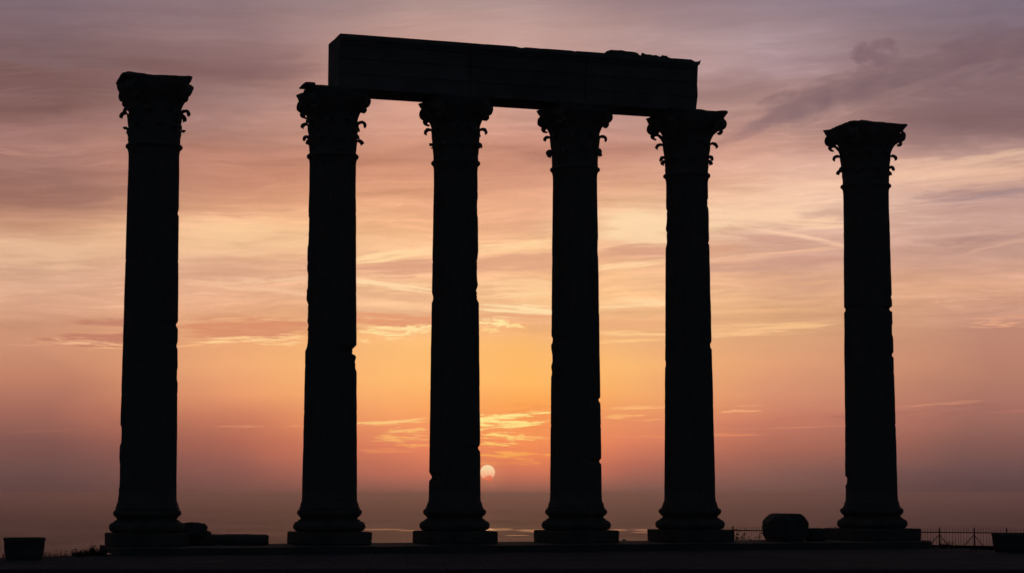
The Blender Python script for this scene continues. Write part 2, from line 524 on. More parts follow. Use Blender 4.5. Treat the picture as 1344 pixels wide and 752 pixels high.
SEA = -150.0
def ground_z(x, y):
    z = -.36
    z = z + (.33 if 0 else 0)
    back = 47.5 + max(0, min(1, (x+12)/24))*10.0
    t = y - back
    near = smooth(38, 43, y)*.24
    z += near
    z -= smooth(0, 14, t)*.85
    drop = max(0, t-30)
    z -= .55*drop + .0006*drop*drop
    side = max(0, abs(x)-70)
    z -= .45*side
    if y < -40: z -= .3*(-40-y)
    z += .05*fbm((x,y,0), .15, 4, 3)*(1 if t < 30 else 6)
    return max(z, SEA-8)
bm = bmesh.new()
def axis(lo, hi, fine_lo, fine_hi, fine, coarse):
    v = []; a = lo
    while a < hi:
        v.append(a); a += fine if fine_lo <= a < fine_hi else coarse
    v.append(hi); return v
xs = axis(-500, 500, -40, 40, 1.0, 14); ys = axis(-300, 520, 30, 100, 1.0, 14)
G = [[bm.verts.new((x, y, ground_z(x, y))) for y in ys] for x in xs]
for a in range(len(xs)-1):
    for b in range(len(ys)-1): bm.faces.new((G[a][b], G[a+1][b], G[a+1][b+1], G[a][b+1]))
tag(obj('ground', bm, M_soil, smooth=True), kind='structure')

# sea
def sea_material():
    m = bpy.data.materials.new('sea_water'); m.use_nodes = True
    nt = m.node_tree; N = nt.nodes; L = nt.links; N.clear()
    out = N.new('ShaderNodeOutputMaterial')
    tc = N.new('ShaderNodeTexCoord')
    def math_(op, a, b=None, c=None):
        n = N.new('ShaderNodeMath'); n.operation = op
        for k, v in enumerate((a, b, c)):
            if v is None: continue
            if isinstance(v, (int, float)): n.inputs[k].default_value = v
            else: L.new(v, n.inputs[k])
        return n.outputs[0]
    sx = N.new('ShaderNodeSeparateXYZ'); L.new(tc.outputs['Object'], sx.inputs[0])
    X, Y = sx.outputs[0], sx.outputs[1]
    wave = N.new('ShaderNodeTexNoise'); wave.inputs['Scale'].default_value = .02; wave.inputs['Detail'].default_value = 5
    L.new(tc.outputs['Object'], wave.inputs['Vector'])
    # ruffled water: the many wave slopes return only part of the sky at this flat angle
    df = N.new('ShaderNodeBsdfDiffuse'); df.inputs['Color'].default_value = (.012,.016,.02,1)
    gl = N.new('ShaderNodeBsdfGlossy'); gl.inputs['Roughness'].default_value = .18; gl.inputs['Color'].default_value = (.9,.9,1,1)
    b = N.new('ShaderNodeMixShader'); L.new(df.outputs[0], b.inputs[1]); L.new(gl.outputs[0], b.inputs[2])
    mw = N.new('ShaderNodeMapping'); mw.inputs['Scale'].default_value = (.0022,.0006,1); L.new(tc.outputs['Object'], mw.inputs['Vector']); L.new(mw.outputs[0], wave.inputs['Vector']); wave.inputs['Scale'].default_value = 1
    wr = N.new('ShaderNodeMapRange'); wr.inputs['From Min'].default_value = .35; wr.inputs['From Max'].default_value = .7; wr.inputs['To Min'].default_value = .10; wr.inputs['To Max'].default_value = .24
    L.new(wave.outputs['Fac'], wr.inputs['Value']); L.new(wr.outputs[0], b.inputs[0])
    # calm slicks
    total = None
    for (cx, cy, lx, ly) in ((95,8350,105,420),(120,8000,60,250),(-70,8600,110,350),(455,8500,45,300),(560,8420,70,330),(620,8150,60,200),(520,7900,50,140),(-560,8600,120,220),(-430,8300,60,160),(20,7350,60,90)):
        dx = math_('DIVIDE', math_('SUBTRACT', X, cx), lx); dy = math_('DIVIDE', math_('SUBTRACT', Y, cy), ly)
        d = math_('ADD', math_('MULTIPLY', dx, dx), math_('MULTIPLY', dy, dy))
        v = math_('MAXIMUM', math_('SUBTRACT', 1.0, d), 0.0)
        total = v if total is None else math_('MAXIMUM', total, v)
    mp = N.new('ShaderNodeMapping'); mp.inputs['Scale'].default_value = (.018,.0042,1); L.new(tc.outputs['Object'], mp.inputs['Vector'])
    nz = N.new('ShaderNodeTexNoise'); nz.inputs['Scale'].default_value = 1; nz.inputs['Detail'].default_value = 4; L.new(mp.outputs[0], nz.inputs['Vector'])
    mr = N.new('ShaderNodeMapRange'); mr.interpolation_type = 'SMOOTHSTEP'
    mr.inputs['From Min'].default_value = .62; mr.inputs['From Max'].default_value = 1.05
    L.new(math_('ADD', math_('MULTIPLY', total, .75), nz.outputs['Fac']), mr.inputs['Value'])
    L.new(math_('MULTIPLY', mr.outputs[0], math_('GREATER_THAN', total, 0.0)), mr.inputs['To Min']) if 0 else None
    g = N.new('ShaderNodeBsdfGlossy'); g.inputs['Roughness'].default_value = .10; g.inputs['Color'].default_value = (.90,.95,1,1)
    mk = math_('MULTIPLY', mr.outputs[0], math_('MINIMUM', math_('MULTIPLY', total, 4.0), 1.0))
    mx = N.new('ShaderNodeMixShader'); L.new(mk, mx.inputs[0]); L.new(b.outputs[0], mx.inputs[1]); L.new(g.outputs[0], mx.inputs[2])
    L.new(mx.outputs[0], out.inputs['Surface'])
    return m
bm = bmesh.new()
S = 250000
xs_ = [-S,-60000,-12000,-3000,0,3000,12000,60000,S]; ys_ = [-S,-60000,-5000,0,3000,12000,60000,S]
G = [[bm.verts.new((x, y, SEA)) for y in ys_] for x in xs_]
for a in range(len(xs_)-1):
    for b in range(len(ys_)-1): bm.faces.new((G[a][b], G[a+1][b], G[a+1][b+1], G[a][b+1]))
tag(obj('sea', bm, sea_material()), kind='structure')

# haze over the sea
bm = bmesh.new(); box(bm, -260000, 260000, -260000, 260000, SEA-9.5, 17)
hm = bpy.data.materials.new('sea_haze'); hm.use_nodes = True
hn = hm.node_tree.nodes; hn.clear()
pv = hn.new('ShaderNodeVolumePrincipled'); pv.inputs['Color'].default_value = (.70,.64,.77,1)
pv.inputs['Density'].default_value = 8.5e-5; pv.inputs['Anisotropy'].default_value = .90
ho = hn.new('ShaderNodeOutputMaterial'); hm.node_tree.links.new(pv.outputs[0], ho.inputs['Volume'])
tag(obj('haze', bm, hm), kind='stuff')

# ------------------------------------------------------------------ loose stones
def rock(name, loc, rz, size, seed, label, cat='rock', chamfer=0, flat=.0, cuts=0, power=4, amp=.16, freq=1.6, mat=None):
    """weathered block: a rounded box (superellipsoid) roughened by noise, its underside cut flat"""
    bm = bmesh.new(); bmesh.ops.create_icosphere(bm, subdivisions=5, radius=1)
    rng = random.Random(seed)
    planes = [(Vector((rng.uniform(-1,1),rng.uniform(-1,1),rng.uniform(-.2,1))).normalized(), rng.uniform(.78,.95)) for _ in range(cuts)]
    if chamfer: planes += [(Vector(q).normalized(), d_) for q, d_ in (((-.8,0,.6),1.0),((.85,0,.5),1.02),((-.9,0,-.4),1.0),((.8,0,-.55),1.0),((0,-.7,.7),1.1),((.6,-.8,0),1.1))]
    for v in bm.verts:
        p = v.co.normalized()
        k = (abs(p.x)**power+abs(p.y)**power+abs(p.z)**power)**(-1/power)
        p = p*k
        p *= 1 + amp*fbm(p, freq, 5, seed) + .03*fbm(p, 7, 3, seed)
        for (nrm, d) in planes:
            e = p.dot(nrm)-d*1.05
            if e > 0: p -= nrm*e*.9
        p.z = max(p.z, -.9)
        v.co = Vector((p.x*size[0]/2, p.y*size[1]/2, (p.z+.9)/1.9*size[2]))
    o = obj(name, bm, mat or M_rock)
    o.location = loc; o.rotation_euler = (0,0,rz)
    tag(o, label, cat)
    return o
def at(px, D, z=0): return ((px-672)/FPX*(D*math.cos(PITCH) + (z-EYE)*math.sin(PITCH)), D, z)
rock('stone_block', at(1031, 57.3, ZS), .12, (1.18, 1.0, .77), 5, 'large rough stone block with a flat top lying left of the far right column', 'stone block', chamfer=1, amp=.05, power=9, freq=1.1)
rock('rock', at(1070, 57.5, ZS), .1, (.66, .6, .36), 9, 'small rounded rock touching the large block beside the far right column', power=2.6, amp=.2)
rock('rubble_stone', at(246, 52.9, ZS), .3, (1.05, .8, .56), 21, 'jagged lump of rubble right behind the foot of the far left column', 'rubble', cuts=6, amp=.16)
rock('rubble_stone', at(263, 52.9, ZS), .9, (.50, .5, .40), 33, 'smaller broken stone between the rubble lump and the long slab', 'rubble', cuts=4, amp=.2)
# fallen slab with a rounded end
bm = bmesh.new(); rings = []
Lx = 1.75
for k in range(31):
    t = k/30; x = -Lx/2 + Lx*t
    e = 1 - .16*smooth(.93,1,t)**2 - .08*(1-smooth(0,.03,t))
    ring = []
    for (y, z) in ((-.33,.0),(-.37,.06),(-.38,.16),(-.34,.24),(-.2,.265),(0,.27),(.2,.265),(.34,.24),(.38,.12),(.33,0)):
        w = .018*fbm((x,y,z), 3, 4, 6)
        ring.append((x + .03*fbm((0,y,z),4,3,2)*(t>.9), y*(1-.12*smooth(.93,1,t)) + w, .005+max(0,z*e + (w if z > 0 else 0))))
    rings.append(ring)
grid_closed(bm, rings)
o = obj('fallen_slab', bm, M_base); p = at(309, 53.1, ZS); o.location = p; o.rotation_euler = (0,0,R(6))
tag(o, 'long low stone slab lying on the step between the first and second columns', 'stone slab')

def basin(px, D, w, h, seed, label):
    bm = bmesh.new(); n = 48
    prof = [(.41*w,0),(.43*w,.012),(.437*w,h*.06),(.455*w,h*.22),(.474*w,h*.42),(.484*w,h*.84),(.50*w,h*.87),(.50*w,h*.97),(.49*w,h),(.43*w,h),(.41*w,h*.9),(.36*w,h*.6),(.05*w,h*.5)]
    rings = []
    for (r, z) in prof:
        rings.append([((r+.012*fbm((math.cos(2*PI*a/n),math.sin(2*PI*a/n),z*2),2,4,seed))*math.cos(2*PI*a/n),
                       (r+.012*fbm((math.cos(2*PI*a/n),math.sin(2*PI*a/n),z*2),2,4,seed))*math.sin(2*PI*a/n), z+.006*fbm((a*.3,z,0),1,2,seed)) for a in range(n)])
    grid_closed(bm, rings)
    o = obj('stone_basin', bm, M_base, smooth=True); o.location = at(px, D, .003)
    return tag(o, label, 'stone basin', 'round stone basins')
basin(31.5, 46.4, .95, .49, 3, 'whole round stone basin standing at the far left among grass tufts')
basin(1333, 52.2, 1.22, .47, 8, 'round stone basin in front of the iron fence, half cut off by the frame')

# ------------------------------------------------------------------ iron fence
fA = Vector(at(936, 86, 0)); fB = Vector(at(1372, 79, 0))
FL = (Vector(fB.xy)-Vector(fA.xy)).length
fr = math.atan2(fB.y-fA.y, fB.x-fA.x)
FZ = -1.02
fe = empty('iron_fence', (fA.x, fA.y, FZ), fr, label='spiked iron railing fence with slanting braces, running behind the two right columns', cat='fence')
RZ = .97
bm = bmesh.new(); box(bm, 0, FL, -.012, .012, RZ-.02, RZ+.02); obj('rail', bm, M_iron, fe)
bm = bmesh.new(); box(bm, 0, FL, -.012, .012, .12, .15); obj('rail', bm, M_iron, fe)
rng = random.Random(4)
npick = int(FL/.115)
pick = []
for k in range(npick):
    x = .06 + k*.115 + rng.uniform(-.012,.012)
    pick.append((x, rng.uniform(-.012,.012), RZ+.13+rng.uniform(-.03,.02)))
def picket(bm, x, dx, h):
    rod(bm, (x,0.0,.04), (x+dx,0.0,h), .009, 5, .007)
    rod(bm, (x+dx,0,h), (x+dx*1.05,0,h+.05), .014, 5, .001)
extra = bmesh.new()
for k, (x, dx, h) in enumerate(pick):
    if npick-k <= 100:
        bm = bmesh.new(); picket(bm, x, dx, h); obj('picket', bm, M_iron, fe)
    else: picket(extra, x, dx, h)
if npick > 100: tag(obj('pickets', extra, M_iron, fe), kind='stuff')
else: extra.free()
# posts with their braces
def fx(px):   # distance along the fence for a photo column
    best = min(range(400), key=lambda k: abs((fA.x+(fB.x-fA.x)*k/400)/(fA.y+(fB.y-fA.y)*k/400)*FPX*1.0055+672-px))
    return FL*best/400
for px in (1232, 1277, 1320, 1366, 1187, 1142, 1097, 1052, 962):
    x = fx(px); bm = bmesh.new(); box(bm, x-.02, x+.02, -.03, .01, 0, RZ+.16)
    rod(bm, (x,-.01,RZ+.16), (x,-.01,RZ+.24), .022, 5, .002)
    po = obj('post', bm, M_iron, fe)
    if px > 1000:
        for s in (-1, 1):
            bm = bmesh.new(); rod(bm, (x+s*.015,-.035,RZ-.10), (x+s*.80,-.30,.0), .016, 5); obj('brace', bm, M_iron, po)

# ------------------------------------------------------------------ plants
def weed(px, D, z, h, spread, n, seed, label, leaf=.05):
    rng = random.Random(seed)
    base = Vector(at(px, D, z))
    root = empty('weed_plant', base, 0, label=label, cat='weed', group='weeds growing near the iron fence')
    sb = bmesh.new(); lb = bmesh.new()
    for k in range(n):
        a = rng.uniform(0, 2*PI); hh = h*rng.uniform(.55, 1)
        p = Vector((rng.uniform(-.008,.008), rng.uniform(-.008,.008), 0)); d = Vector((math.cos(a)*spread, math.sin(a)*spread*.6, 1)).normalized()
        q = 7
        for j in range(q):
            nd = (d + Vector((rng.uniform(-.2,.2), rng.uniform(-.2,.2), 0))).normalized()
            p2 = p + nd*hh/q; rod(sb, p, p2, .007*(1-j/q*.6), 4, .007*(1-(j+1)/q*.6))
            for s in range(2):
                b = rng.uniform(0, 2*PI); l = leaf*rng.uniform(.6,1.5)
                e = Vector((math.cos(b), math.sin(b)*.8, rng.uniform(-.2,.9))).normalized(); w = e.cross(Vector((rng.uniform(-1,1),rng.uniform(-1,1),rng.uniform(-1,1)))).normalized()*l*.28
                vs = [lb.verts.new(v) for v in (p2, p2+e*l*.5+w, p2+e*l, p2+e*l*.5-w)]
                lb.faces.new(vs)
            p = p2
    obj('stem', sb, M_straw, root); obj('leaves', lb, M_leaf, root)
gz = lambda px, D: ground_z(at(px, D)[0], D)
weed(970, 62.5, gz(970,62.5), 1.02, .30, 8, 1, 'tallest leafy weed, just right of the column under the broken beam end', .085)
weed(961, 61.0, gz(961,61), .95, .25, 4, 2, 'thin weed beside the plinth of the column under the broken beam end', .05)
weed(991, 63.0, gz(991,63), .88, .32, 6, 3, 'leafy weed close to the left of the large rough stone block', .07)
weed(979, 63.4, gz(979,63.4), .75, .3, 4, 7, 'sparse low weed between the tallest weed and the large rough block', .05)
weed(1217, 56.9, -.02, .17, .9, 9, 4, 'low spreading weed against the plinth of the far right column', .06)
weed(1239, 56.0, -.03, .20, .8, 9, 5, 'low spiky weed in front of the fence brace nearest the far right column', .06)
weed(1249, 55.8, -.03, .27, .5, 5, 6, 'small upright weed in front of the fence, midway between two braces', .04)

def tufts(name, spots, seed):
    rng = random.Random(seed); bm = bmesh.new()
    for (px0, px1, D0, D1, n, h) in spots:
        for _ in range(n):
            px = rng.uniform(px0, px1); D = rng.uniform(D0, D1)
            cl = .55 + .75*max(0, noise.noise(Vector((px*.07, D*.8, seed))))
            b = Vector(at(px, D, 0)); b.z = -.03
            hh = h*rng.uniform(.3, 1)*cl; a = rng.uniform(0, 2*PI); bend = rng.uniform(.05,.6)*hh
            w = Vector((math.cos(a+1.3), math.sin(a+1.3), 0))*.006
            d = Vector((math.cos(a), math.sin(a), 0))
            m = b + d*bend*.35 + Vector((0,0,hh*.6)); t = b + d*bend + Vector((0,0,hh))
            v = [bm.verts.new(q) for q in (b-w, b+w, m+w*.7, m-w*.7, t)]
            bm.faces.new((v[0],v[1],v[2],v[3])); bm.faces.new((v[3],v[2],v[4]))
            if rng.random() < .06:
                bmesh.ops.create_icosphere(bm, subdivisions=1, radius=.016, matrix=Matrix.Translation(t))
    return tag(obj(name, bm, M_straw), kind='stuff', label='dry grass tufts along the terrace edge', cat='grass')
tufts('grass', [(-60,60,46.8,48.5,240,.22),(55,110,47.4,49.5,240,.20),(95,139,48.6,50.2,620,.31),(118,140,49.0,50.4,300,.36),(1205,1260,54.5,57.5,500,.11),(1260,1344,52.9,54.5,500,.07),(275,350,54.4,54.9,60,.08),(820,850,57.6,58,40,.08)], 3)
# pale pebbles on the terrace
for k, (px, D, r, lb_) in enumerate(((278, 43.3, .028, 'pale pebble on the open paving in front of the fallen slab'), (285, 51.2, .03, 'pale pebble on the low step in front of the fallen slab'),
                                (819, 57.2, .035, 'pale pebble on the step between the fourth and fifth columns'))):
    bm = bmesh.new(); bmesh.ops.create_icosphere(bm, subdivisions=3, radius=1)
    for v in bm.verts:
        v.co *= 1+.2*fbm(v.co, 1.3, 3, k); v.co = Vector((v.co.x*r*1.6, v.co.y*r, v.co.z*r*.8))
    z = 0 if k == 0 else ZS
    o = obj('pebble', bm, stone_mat('pale_pebble', (.6,.58,.55), (.8,.78,.75)) if k == 0 else bpy.data.materials['pale_pebble'])
    o.location = at(px, D, z + r*.7); tag(o, lb_, 'pebble')

# ------------------------------------------------------------------ world: sunset sky
SUN_AZ = (640-672)/FPX; SUN_EL = (648-620)/FPX
w = bpy.data.worlds.new('World'); sc.world = w; w.use_nodes = True
nt = w.node_tree; N = nt.nodes; L = nt.links; N.clear()
def setin(s, v):
    if isinstance(v, bpy.types.NodeSocket): L.new(v, s)
    else: s.default_value = v
def mth(op, a, b=None, c=None):
    n = N.new('ShaderNodeMath'); n.operation = op
    for k, v in enumerate((a, b, c)):
        if v is not None: setin(n.inputs[k], v)
    return n.outputs[0]
def sstep(v, a, b, lo=0.0, hi=1.0):
    n = N.new('ShaderNodeMapRange'); n.interpolation_type = 'SMOOTHSTEP'
    setin(n.inputs['Value'], v)
    if a > b: a, b, lo, hi = b, a, hi, lo
    n.inputs['From Min'].default_value = a; n.inputs['From Max'].default_value = b
    n.inputs['To Min'].default_value = lo; n.inputs['To Max'].default_value = hi
    return n.outputs[0]
def lstep(v, a, b):
    n = N.new('ShaderNodeMapRange'); setin(n.inputs['Value'], v)
    n.inputs['From Min'].default_value = a; n.inputs['From Max'].default_value = b
    return n.outputs[0]
def mix(f, a, b, mode='MIX'):
    n = N.new('ShaderNodeMix'); n.data_type = 'RGBA'; n.blend_type = mode
    setin(n.inputs[0], f); setin(n.inputs[6], a); setin(n.inputs[7], b)
    return n.outputs[2]
def vec(x, y, z):
    n = N.new('ShaderNodeCombineXYZ'); setin(n.inputs[0], x); setin(n.inputs[1], y); setin(n.inputs[2], z); return n.outputs[0]
def nz(v, detail=4, rough=.55, scale=1.0, dist=0.0):
    n = N.new('ShaderNodeTexNoise'); setin(n.inputs['Vector'], v); n.inputs['Scale'].default_value = scale
    n.inputs['Detail'].default_value = detail; n.inputs['Roughness'].default_value = rough; n.inputs['Distortion'].default_value = dist
    return n.outputs['Fac']
tc = N.new('ShaderNodeTexCoord')
sp = N.new('ShaderNodeSeparateXYZ'); L.new(tc.outputs['Generated'], sp.inputs[0])
dx, dy, dz = sp.outputs
az = mth('ARCTAN2', dx, dy); el = mth('ARCSINE', dz)
# sky chart: azimuth and elevation in units of 1/2600 rad, counted from (-14.8 deg, +14.3 deg)
U = mth('MULTIPLY_ADD', az, FPX, 672.0); V = mth('MULTIPLY_ADD', el, -FPX, 648.0)

# slow warp
wf = sstep(V, 560, 380, .06, 1.0)
w1 = mth('SUBTRACT', nz(vec(mth('DIVIDE', U, 240), mth('DIVIDE', V, 70), 3.3), 3), .5)
w2 = mth('SUBTRACT', nz(vec(mth('DIVIDE', U, 260), mth('DIVIDE', V, 60), 9.1), 4), .5)
Uw = mth('ADD', U, mth('MULTIPLY', w1, 160)); Vw = mth('ADD', V, mth('MULTIPLY', mth('MULTIPLY', w2, wf), 42))

# gently bent frame for the separate clouds
Uf = mth('MULTIPLY_ADD', w1, 46.0, U); Vf = mth('MULTIPLY_ADD', mth('MULTIPLY', w2, wf), 18.0, V)
TAB = {
 75:  [(0,127,108,118),(60,122,98,103),(110,125,93,91),(165,130,94,91),(205,165,120,110),(240,150,107,97),(275,165,118,103),(305,210,156,127),(335,233,185,150),(365,214,166,138),(400,212,160,132),(450,207,148,118),(500,192,128,103),(540,165,106,92),(580,130,86,80),(620,108,76,73),(650,88,64,64)],
 315: [(0,140,117,122),(60,150,118,118),(100,138,103,102),(140,160,124,119),(180,178,132,120),(205,193,136,117),(240,200,138,113),(270,224,164,128),(310,246,198,152),(345,230,178,143),(370,218,165,135),(400,230,172,135),(440,230,164,118),(480,240,170,118),(520,230,152,108),(550,205,125,95),(580,178,105,86),(610,148,92,82),(650,118,79,72)],
 530: [(0,168,140,137),(30,186,150,142),(140,212,158,140),(180,208,150,128),(220,212,148,120),(260,228,165,128),(300,240,180,135),(330,244,192,146),(350,226,168,132),(380,240,188,143),(410,237,182,140),(450,250,188,120),(500,254,186,112),(530,250,170,105),(560,242,150,98),(590,230,130,94),(620,197,112,89),(640,158,97,83),(650,142,89,79)],
 690: [(0,165,138,137),(40,190,155,148),(150,208,158,142),(200,205,145,125),(240,220,158,130),(300,232,172,135),(325,246,194,146),(340,228,168,132),(370,245,190,140),(405,250,198,144),(420,234,172,125),(450,250,185,110),(500,255,185,100),(530,252,165,85),(570,250,150,88),(600,238,132,84),(620,213,118,88),(638,172,102,84),(650,150,93,80)],
 830: [(0,150,125,130),(50,175,142,138),(150,192,148,138),(200,205,148,130),(250,225,168,135),(300,248,206,162),(330,222,165,130),(350,240,185,138),(400,248,193,140),(430,236,176,127),(480,250,185,115),(520,245,170,105),(550,232,145,100),(580,225,130,95),(610,186,107,88),(636,146,94,82),(650,122,85,77)],
 1015:[(0,143,124,136),(60,168,142,145),(100,165,135,138),(130,165,130,126),(170,178,138,128),(210,204,156,140),(255,236,190,162),(285,242,201,171),(318,218,172,150),(350,210,160,138),(400,228,174,132),(440,225,170,125),(480,225,158,118),(520,215,145,112),(550,200,125,102),(590,172,105,88),(620,135,92,82),(650,112,80,74)],
 1270:[(0,130,115,130),(50,132,112,122),(90,134,108,112),(110,138,110,111),(140,130,102,105),(180,134,103,104),(215,188,148,136),(240,228,182,156),(262,190,150,140),(300,202,160,146),(340,200,156,140),(380,212,158,130),(420,200,148,125),(460,188,132,112),(500,180,125,105),(540,165,110,98),(580,135,92,84),(620,105,76,76),(650,80,60,62)],
}
fac = mth('DIVIDE', Vw, 752.0)
sky = None; prev = None
for x in sorted(TAB):
    n = N.new('ShaderNodeValToRGB'); cr = n.color_ramp; cr.interpolation = 'EASE' if 0 else 'LINEAR'
    st_ = TAB[x]
    cr.elements[0].position = st_[0][0]/752; cr.elements[0].color = lin(st_[0][1:])
    cr.elements[1].position = st_[-1][0]/752; cr.elements[1].color = lin(st_[-1][1:])
    for s in st_[1:-1]:
        e = cr.elements.new(s[0]/752); e.color = lin(s[1:])
    L.new(fac, n.inputs['Fac'])
    sky = n.outputs['Color'] if sky is None else mix(lstep(Uw, prev, x), sky, n.outputs['Color'])
    prev = x

# thin high cloud, drawn out along the wind
amp = mth('MULTIPLY', sstep(V, 470, 400), sstep(V, -10, 160, .35, 1.0))
Vt = mth('MULTIPLY_ADD', U, .03, Vw)
f1 = nz(vec(mth('DIVIDE', Uw, 210), mth('DIVIDE', Vt, 20), 1.7), 6, .6)
f2 = nz(vec(mth('DIVIDE', U, 420), mth('DIVIDE', Vw, 60), 5.7), 5, .55)
k1 = mth('MULTIPLY', mth('MULTIPLY', mth('SUBTRACT', f1, .5), .72), amp)
f3 = nz(vec(mth('DIVIDE', Uw, 70), mth('DIVIDE', Vt, 5.5), 0.0), 5, .65)
k3 = mth('MULTIPLY', mth('MULTIPLY', sstep(f3, .48, .72), sstep(f2, .40, .60)), mth('MULTIPLY', amp, .16))
k2 = mth('MULTIPLY', mth('MULTIPLY', mth('SUBTRACT', f2, .5), .55), amp)
gain = mth('ADD', mth('ADD', 1.0, k3), mth('ADD', k1, k2))
sky = mix(1.0, sky, vec(gain, mth('POWER', gain, 1.15), mth('POWER', gain, 1.2)), 'MULTIPLY')

# one cloud layer as a node group: an elliptical patch, broken up by drawn-out noise, mixed over what is behind it
MAIN = (nt, N, L)
def build_layer(soft):
    global nt, N, L
    g = bpy.data.node_groups.new('cloud_layer', 'ShaderNodeTree')
    for nm in ('U','V','cx','cy','ca','sa','iL','iW','sx','sy','seed','detail','rough','bias','lo','hi','op'):
        g.interface.new_socket(nm, in_out='INPUT', socket_type='NodeSocketFloat')
    for nm in ('back','rgb'): g.interface.new_socket(nm, in_out='INPUT', socket_type='NodeSocketColor')
    g.interface.new_socket('sky', in_out='OUTPUT', socket_type='NodeSocketColor')
    nt, N, L = g, g.nodes, g.links
    gi = N.new('NodeGroupInput'); I = gi.outputs
    # a vanishing share of the colour behind is added so that the layers are evaluated one after another (small shader stack)
    ddx = mth('SUBTRACT', mth('MULTIPLY_ADD', I['back'], 1e-5, I['U']), I['cx']); ddy = mth('SUBTRACT', mth('MULTIPLY_ADD', I['back'], 1e-5, I['V']), I['cy'])
    al = mth('SUBTRACT', mth('MULTIPLY', ddx, I['ca']), mth('MULTIPLY', ddy, I['sa']))
    pe = mth('ADD', mth('MULTIPLY', ddx, I['sa']), mth('MULTIPLY', ddy, I['ca']))
    a_ = mth('MULTIPLY', al, I['iL']); b_ = mth('MULTIPLY', pe, I['iW'])
    m = mth('MAXIMUM', mth('SUBTRACT', 1.0, mth('MULTIPLY_ADD', a_, a_, mth('MULTIPLY', b_, b_))), 0.0)
    n = N.new('ShaderNodeTexNoise'); n.noise_dimensions = '2D'
    L.new(vec(mth('MULTIPLY_ADD', al, I['sx'], I['seed']), mth('MULTIPLY_ADD', pe, I['sy'], I['seed']), 0.0), n.inputs['Vector'])
    n.inputs['Scale'].default_value = 1; L.new(I['detail'], n.inputs['Detail']); L.new(I['rough'], n.inputs['Roughness'])
    v = mth('MULTIPLY_ADD', mth('SUBTRACT', m, 1.0), I['bias'], n.outputs['Fac'])
    mr = N.new('ShaderNodeMapRange'); mr.interpolation_type = 'SMOOTHSTEP'
    L.new(v, mr.inputs['Value']); L.new(I['lo'], mr.inputs['From Min']); L.new(I['hi'], mr.inputs['From Max'])
    f = mth('MULTIPLY', mth('MULTIPLY', mr.outputs[0], sstep(m, 0.0, .25)), I['op'])
    o = mix(f, I['back'], I['rgb'])
    go = N.new('NodeGroupOutput'); L.new(o, go.inputs[0])
    nt, N, L = MAIN
    return g
LAYER = build_layer(False)
LAYERS = []
def feature(cx, cy, Lh, Wh, ang, rgb, op, nsx=40, nsy=6, lo=.45, hi=.65, seed=0.0, detail=5, rough=.6, bias=.5):
    ca, sa = math.cos(R(ang)), math.sin(R(ang)); Lh *= 1.5; Wh *= 1.75; lo -= .02; hi += .01
    if seed in (15,16,18,19,20,23,24,25,28,29,30,32,33,34,35,36,38,39,87,88,89,90,92,94,98): op = min(1, op*1.3); lo -= .07; hi -= .05
    hx = math.hypot(Lh*ca, Wh*sa); hy = math.hypot(Lh*sa, Wh*ca) + 6; hx += 18
    LAYERS.append(((cx-hx, cx+hx, cy-hy, cy+hy), rgb, dict(cx=cx, cy=cy, ca=ca, sa=sa, iL=1/Lh, iW=1/Wh, sx=1/nsx, sy=1/nsy,
                     seed=seed*13.71, detail=min(detail, 5), rough=rough, bias=bias, lo=lo, hi=hi, op=op)))
cell_no = [0]
def add_layer(back, rgb, par):
    e = cell_no[0]*.0007    # keeps the cells' nodes distinct, so that the renderer can skip the cells a ray misses
    par = dict(par, cx=par['cx']+e, cy=par['cy']+e*.5)
    n = N.new('ShaderNodeGroup'); n.node_tree = LAYER; i = n.inputs
    L.new(Uf, i['U']); L.new(Vf, i['V']); L.new(back, i['back']); i['rgb'].default_value = lin(rgb)
    for k, v in par.items(): i[k].default_value = v
    return n.outputs[0]

# upper right smoky streak and its puffs
feature(945,128,62,22,5,(148,116,114),.55,70,26,.05,.60,1,3,rough=.45)
feature(1015,160,62,8,24,(146,112,113),.6,60,16,.05,.55,2.5,3,rough=.5)
feature(1085,136,96,17,15,(132,104,107),.75,46,22,.05,.52,2,3.5,rough=.5)
feature(1215,112,125,17,10,(124,98,103),.80,60,20,.05,.52,3,3.5,rough=.5)
feature(1335,84,95,24,12,(120,95,103),.72,60,22,.05,.55,4,3.5,rough=.5)
feature(1154,84,25,15,0,(128,101,108),.85,26,20,.12,.45,5,4,rough=.55)
feature(1292,64,22,13,20,(124,100,108),.6,26,18,.12,.50,6,4,rough=.55)
feature(1330,15,60,34,0,(122,106,122),.5,60,40,.05,.6,7,3)
feature(1215,126,80,6,16,(156,124,122),.32,80,10,.2,.55,8,4)
feature(1280,170,130,34,4,(134,104,107),.45,90,40,.05,.6,9,3)
# upper left grey veil and bright flecks
feature(60,95,170,18,-2,(130,104,108),.5,90,14,.3,.6,10,5)
feature(50,213,95,9,2,(182,134,120),.75,60,6,.36,.62,11,6)
feature(130,208,80,6,0,(172,124,112),.6,60,5,.36,.62,12,6)
feature(350,95,120,16,4,(136,103,104),.45,80,14,.3,.6,13,5)
feature(60,262,130,14,2,(150,106,96),.5,80,10,.3,.6,14,5)
feature(80,345,140,16,1,(232,186,150),.55,110,9,.32,.62,15,6)
feature(320,322,120,18,0,(246,200,154),.5,110,10,.32,.62,16,6)
feature(300,285,90,8,-4,(212,150,118),.5,70,6,.35,.65,17,6)
# wisps left centre
feature(320,374,34,4.5,2,(240,194,156),.75,30,3,.35,.6,18,6)
feature(385,371,34,4.5,2,(240,194,156),.75,30,3,.35,.6,19,6)
feature(345,384,105,4,-5,(240,190,152),.75,80,2.6,.30,.6,20,6)
feature(310,395,60,8,-3,(236,184,144),.5,40,3.5,.4,.62,21,6)
feature(370,355,130,9,0,(218,164,134),.6,90,6,.3,.6,22,5)
